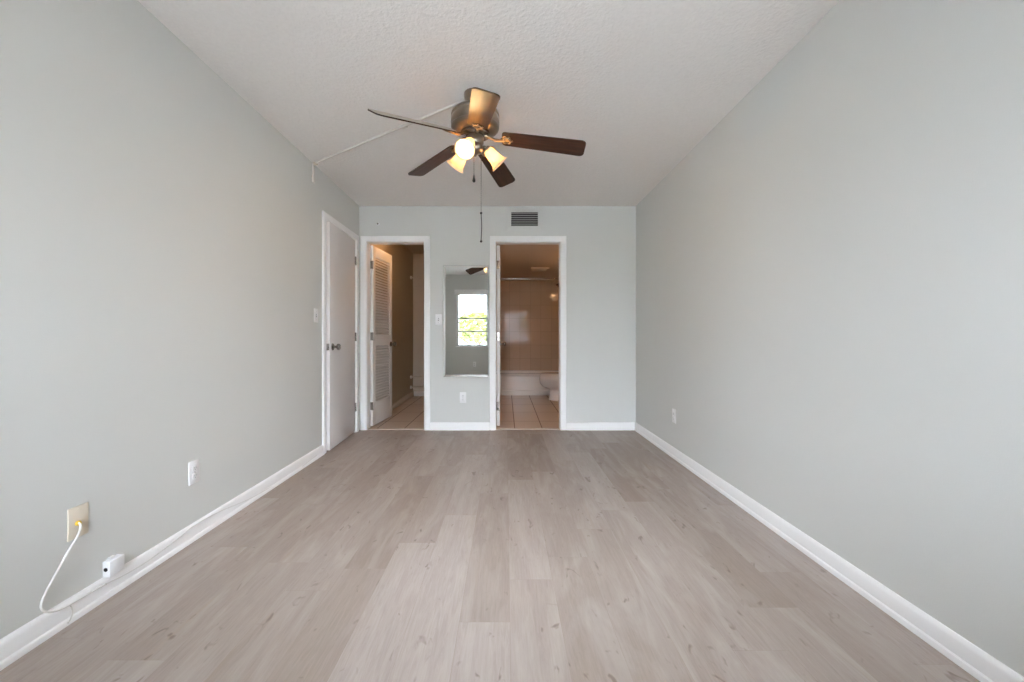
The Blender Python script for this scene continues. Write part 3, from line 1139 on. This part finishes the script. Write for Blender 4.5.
# ------------------------------------------------------------------ mirror
m0, m1 = backpt(443.3, 376.8), backpt(488.6, 265.5)
mw, mh = m1[0] - m0[0], m1[2] - m0[2]
mr = thing('wall_mirror', 'tall narrow mirror on the far wall between the doorways', 'mirror', (m0[0], YB, m0[2]))
obj('backing', box(NB(), 0.0, mw, -0.006, 0.0, 0.0, mh), 'mirror_edge', mr, smooth=False)
bm = NB()
bv, d0, d1_ = 0.024, -0.0068, -0.0100
e = 0.002
o_ = [bm.verts.new(p) for p in ((e, d0, e), (mw - e, d0, e), (mw - e, d0, mh - e), (e, d0, mh - e))]
i_ = [bm.verts.new(p) for p in ((bv, d1_, bv), (mw - bv, d1_, bv), (mw - bv, d1_, mh - bv), (bv, d1_, mh - bv))]
b_ = [bm.verts.new(p) for p in ((e, -0.006, e), (mw - e, -0.006, e), (mw - e, -0.006, mh - e), (e, -0.006, mh - e))]
bm.faces.new(i_)
for k in range(4):
    bm.faces.new((o_[k], o_[(k + 1) % 4], i_[(k + 1) % 4], i_[k]))
    bm.faces.new((b_[k], b_[(k + 1) % 4], o_[(k + 1) % 4], o_[k]))
bm.faces.new(b_[::-1])
obj('mirror_glass', bm, 'mirror', mr, smooth=False)

# ------------------------------------------------------------------ vent grille
v0, v1 = backpt(505.5, 231), backpt(543.5, 208.5)
vw, vh = v1[0] - v0[0], v1[2] - v0[2]
vt = thing('air_vent', 'white air vent grille above the bathroom doorway', 'vent', (v0[0], YB, v0[2]))
bd = 0.062
bm = NB()
out = [(0, 0), (vw, 0), (vw, vh), (0, vh)]
inn = [(bd, bd - .008), (vw - bd, bd - .008), (vw - bd, vh - bd + .02), (bd, vh - bd + .02)]
for lay in ((out, -0.0, out, -0.003), (out, -0.003, inn, -0.011), (inn, -0.011, inn, -0.001)):
    a = [bm.verts.new((x, lay[1], z)) for x, z in lay[0]]
    b = [bm.verts.new((x, lay[3], z)) for x, z in lay[2]]
    for k in range(4):
        bm.faces.new((a[k], a[(k + 1) % 4], b[(k + 1) % 4], b[k]))
bmesh.ops.remove_doubles(bm, verts=bm.verts[:], dist=0.0001)
obj('frame', bm, 'wall', vt, smooth=False)
obj('duct_shade_sheet', box(NB(), bd - .002, vw - bd + .002, -0.0015, 0.0, bd - .01, vh - bd + .022), 'black', vt, smooth=False)  # no hole in the wall: black sheet paints the duct's dark inside
iz0, iz1 = inn[0][1], inn[2][1]
for k in range(6):
    zc = iz0 + (iz1 - iz0) * (k + 0.75) / 6.3
    bm = NB()
    extrude_profile(bm, [(-0.002, zc + 0.004), (-0.004, zc + 0.005), (-0.0115, zc - 0.0005), (-0.0105, zc - 0.0025)], bd, vw - bd, lambda u, o, z: (u, o, z))
    obj('slat', bm, 'wall', vt, smooth=False)

# small anchor above the closet doorway
ha = thing('wall_anchor', 'tiny dark screw in a pale anchor above the closet doorway', 'screw', backpt(378, 224))
bm = NB()
lathe(bm, [(0.001, 0), (0.017, 0), (0.015, 0.004), (0.001, 0.005)], 20, Matrix.Rotation(PI / 2, 4, 'X'))
obj('anchor', bm, 'white_plastic', ha)
bm = NB()
lathe(bm, [(0.001, 0.004), (0.004, 0.004), (0.004, 0.010), (0.010, 0.012), (0.009, 0.015), (0.001, 0.016)], 14, Matrix.Rotation(PI / 2, 4, 'X'))
obj('screw', bm, 'knob', ha)

# ------------------------------------------------------------------ closet fittings
SX0, SX1 = -1.594, -0.80


def end_socket(parent, y, z):
    bm = NB()
    lathe(bm, [(0.001, 0), (0.026, 0), (0.026, 0.008), (0.022, 0.014), (0.001, 0.014)], 20, Matrix.Translation((SX0, y, z)) @ Matrix.Rotation(PI / 2, 4, 'Y'))
    o = obj('rod_socket', bm, 'white_plastic', parent)
    o['label'] = 'white rod socket'


def rod(z, y, label, group=None):
    t = thing('closet_rod', label, 'closet rod', (SX0, y, z), 0, group)
    bm = NB()
    tube(bm, [(0.004, 0, 0), (SX1 - SX0 - 0.001, 0, 0)], 0.014, 14, smooth=False)
    obj('rod', bm, 'closet_end', t)
    bm = NB()
    lathe(bm, [(0.001, 0), (0.028, 0), (0.028, 0.010), (0.022, 0.016), (0.001, 0.016)], 20, Matrix.Rotation(PI / 2, 4, 'Y'))
    o = obj('rod_socket', bm, 'white_plastic', t)
    o['label'] = 'white rod socket'
    return t


rod(2.005, 6.97, 'closet hanging rod near the ceiling at the back of the closet')
rod(0.342, 6.97, 'upper of the two low shoe rods at the back of the closet')
rod(0.174, 6.97, 'lower of the two low shoe rods at the back of the closet')
# bare bulb lamp on the closet ceiling
cl = thing('closet_light', 'small bare-bulb closet ceiling light just inside the closet doorway', 'ceiling light', (-1.18, 5.05, H))
obj('lamp_holder', lathe(NB(), [(0.001, -0.05), (0.024, -0.05), (0.03, -0.03), (0.055, -0.012), (0.055, 0.0), (0.001, 0.0)], 24), 'white_plastic', cl)
obj('bulb', sphere(NB(), (0, 0, -0.085), 0.034), 'closet_bulb', cl)

# ------------------------------------------------------------------ bathroom fittings
# bathtub: rectangular shell with apron and basin
TX0, TX1, TZ = BX0, 1.10, 0.377


def rrect(x0, x1, y0, y1, r, z, n=6):
    pts = []
    for cx, cy, a0 in ((x1 - r, y1 - r, 0), (x0 + r, y1 - r, PI / 2), (x0 + r, y0 + r, PI), (x1 - r, y0 + r, 1.5 * PI)):
        for k in range(n + 1):
            a = a0 + PI / 2 * k / n
            pts.append((cx + r * math.cos(a), cy + r * math.sin(a), z))
    return pts


bm = NB()
y0, y1 = TY, BE - 0.003
rings = [rrect(TX0 + .002, TX1 - .002, y0 + 0.012, y1, 0.004, 0.0), rrect(TX0 + .002, TX1 - .002, y0 + 0.012, y1, 0.004, 0.075),
         rrect(TX0 + .002, TX1 - .002, y0 + 0.026, y1, 0.004, 0.085), rrect(TX0 + .002, TX1 - .002, y0 + 0.022, y1, 0.004, TZ - 0.05),
         rrect(TX0 + .002, TX1 - .002, y0 + 0.0, y1, 0.004, TZ - 0.03), rrect(TX0 + .002, TX1 - .002, y0 + 0.0, y1, 0.006, TZ - 0.008),
         rrect(TX0 + .008, TX1 - .008, y0 + 0.008, y1 - .006, 0.01, TZ),
         rrect(TX0 + .07, TX1 - .07, y0 + 0.085, y1 - .06, 0.12, TZ), rrect(TX0 + .08, TX1 - .08, y0 + 0.10, y1 - .075, 0.12, TZ - 0.02),
         rrect(TX0 + .15, TX1 - .12, y0 + 0.15, y1 - .12, 0.12, 0.10), rrect(TX0 + .22, TX1 - .18, y0 + 0.2, y1 - .17, 0.1, 0.07)]
loft(bm, rings)
tag(obj('bathtub', bm, 'tub', angle=0.7), 'white bathtub along the tiled end wall of the bathroom', 'bathtub')

# toilet: tank to the right wall, bowl toward -X
TYC = 6.74
to = thing('toilet', 'white toilet in the bathroom, bowl pointing left in front of the bathtub', 'toilet', (0.85, TYC, 0.0))


def ell(cx, rx0, rx1, ry, z, n=28):
    """egg ring: rx0 toward -x (front), rx1 toward +x"""
    return [(cx + (rx0 if math.cos(a) < 0 else rx1) * math.cos(a), ry * math.sin(a), z) for a in (2 * PI * k / n for k in range(n))]


bm = NB()
loft(bm, [ell(0.0, 0.168, 0.26, 0.115, 0.0), ell(0.0, 0.164, 0.26, 0.112, 0.025), ell(0.0, 0.150, 0.255, 0.095, 0.06), ell(0.0, 0.146, 0.25, 0.090, 0.14),
          ell(0.0, 0.156, 0.25, 0.098, 0.175), ell(0.0, 0.215, 0.245, 0.125, 0.196), ell(0.0, 0.268, 0.24, 0.150, 0.222), ell(-0.01, 0.290, 0.24, 0.168, 0.27), ell(-0.01, 0.300, 0.24, 0.178, 0.325),
          ell(-0.01, 0.296, 0.24, 0.178, 0.375), ell(-0.01, 0.287, 0.235, 0.172, 0.386)])
obj('bowl', bm, 'porcelain', to, angle=0.9)
bm = NB()
loft(bm, [ell(-0.01, 0.292, 0.22, 0.18, 0.387), ell(-0.01, 0.298, 0.22, 0.184, 0.393), ell(-0.01, 0.298, 0.22, 0.184, 0.402), ell(-0.01, 0.29, 0.21, 0.178, 0.407)])
obj('seat', bm, 'porcelain', to, angle=0.9)
bm = NB()
loft(bm, [ell(-0.01, 0.290, 0.22, 0.178, 0.408), ell(-0.01, 0.296, 0.22, 0.183, 0.413), ell(-0.01, 0.292, 0.22, 0.180, 0.424), ell(-0.01, 0.26, 0.19, 0.155, 0.431)])
obj('lid', bm, 'porcelain', to, angle=0.9)
obj('tank', box(NB(), 0.215, 0.395, -0.22, 0.22, 0.38, 0.72, 0.02, 3), 'porcelain', to)
obj('tank_lid', box(NB(), 0.205, 0.397, -0.23, 0.23, 0.722, 0.755, 0.010, 3), 'porcelain', to)
bm = NB()
box(bm, 0.190, 0.203, -0.19, -0.11, 0.655, 0.668, 0.003)
lathe(bm, [(0.001, 0), (0.012, 0), (0.012, 0.014), (0.001, 0.014)], 14, Matrix.Translation((0.216, -0.18, 0.661)) @ Matrix.Rotation(-PI / 2, 4, 'Y'))
obj('flush_handle', bm, 'chrome', to)

# shower curtain rod
sr = thing('shower_rod', 'chrome shower curtain rod across the bathtub just below the ceiling', 'shower rod', (0, TY + 0.02, 2.022))
bm = NB()
tube(bm, [(BX0 + 0.004, 0, 0), (1.10 - 0.002, 0, 0)], 0.0125, 16, smooth=False)
obj('rod', bm, 'chrome', sr)
for x, s in ((BX0, 1), (1.10, -1)):
    bm = NB()
    lathe(bm, [(0.001, 0), (0.034, 0), (0.034, 0.004), (0.018, 0.020), (0.016, 0.028), (0.001, 0.028)], 20, Matrix.Translation((x, 0, 0)) @ Matrix.Rotation(s * PI / 2, 4, 'Y'))
    obj('flange', bm, 'knob', sr)

# shower head
sh = thing('shower_fixture', 'dark shower head on a bent arm at the right end of the bathtub', 'shower head', (1.10, 7.60, 2.0))
bm = NB()
tube(bm, [(-0.001, 0, 0.03), (-0.05, 0, 0.035), (-0.10, 0, 0.015), (-0.13, 0, -0.015)], 0.010, 12)
lathe(bm, [(0.001, 0), (0.03, 0), (0.028, 0.006), (0.012, 0.01), (0.001, 0.01)], 18, Matrix.Translation((0, 0, 0.03)) @ Matrix.Rotation(-PI / 2, 4, 'Y'))
obj('arm', bm, 'chrome', sh)
bm = NB()
ax = Vector((-0.62, 0, -0.78)).normalized()
lathe(bm, [(0.001, -0.005), (0.014, -0.004), (0.018, 0.012), (0.03, 0.034), (0.036, 0.05), (0.034, 0.056), (0.001, 0.057)], 22,
      Matrix.Translation((-0.128, 0, -0.013)) @ ax.to_track_quat('Z', 'Y').to_matrix().to_4x4())
obj('head', bm, 'knob', sh)

# bathroom ceiling exhaust grille
ex = thing('exhaust_vent', 'square exhaust grille in the bathroom ceiling', 'vent', (0.53, 6.62, BH))
bm = NB()
for b in ((-0.14, 0.14, -0.14, -0.115, -0.012, 0), (-0.14, 0.14, 0.115, 0.14, -0.012, 0), (-0.14, -0.115, -0.115, 0.115, -0.012, 0), (0.115, 0.14, -0.115, 0.115, -0.012, 0)):
    box(bm, *b)
obj('frame', bm, 'bath_ceil', ex, smooth=False)
obj('duct_shade_sheet', box(NB(), -0.115, 0.115, -0.115, 0.115, -0.003, -0.0005), 'black', ex, smooth=False)  # black sheet below the ceiling carries the duct's shade as colour
for k in range(7):
    y = -0.099 + k * 0.033
    obj('slat', box(NB(), -0.115, 0.115, y - 0.003, y + 0.003, -0.011, -0.004), 'bath_ceil', ex, smooth=False)

# vanity light (its bulbs show as a reflection in the tile)
vl = thing('vanity_light', 'two-bulb vanity light on the bathroom wall, reflected in the tiles', 'wall light', (BX1, 5.55, 2.02))
obj('back_plate', box(NB(), -0.03, 0.0, -0.13, 0.13, -0.03, 0.03, 0.006), 'bath_wall', vl)
for y in (-0.08, 0.08):
    g = obj('bulb', sphere(NB(), (-0.075, y, 0.01), 0.045), 'vanity_bulb', vl)
    obj('bulb_socket', lathe(NB(), [(0.022, 0), (0.022, 0.03), (0.016, 0.034)], 16, Matrix.Translation((-0.03, y, 0.01)) @ Matrix.Rotation(-PI / 2, 4, 'Y')), 'chrome', vl)
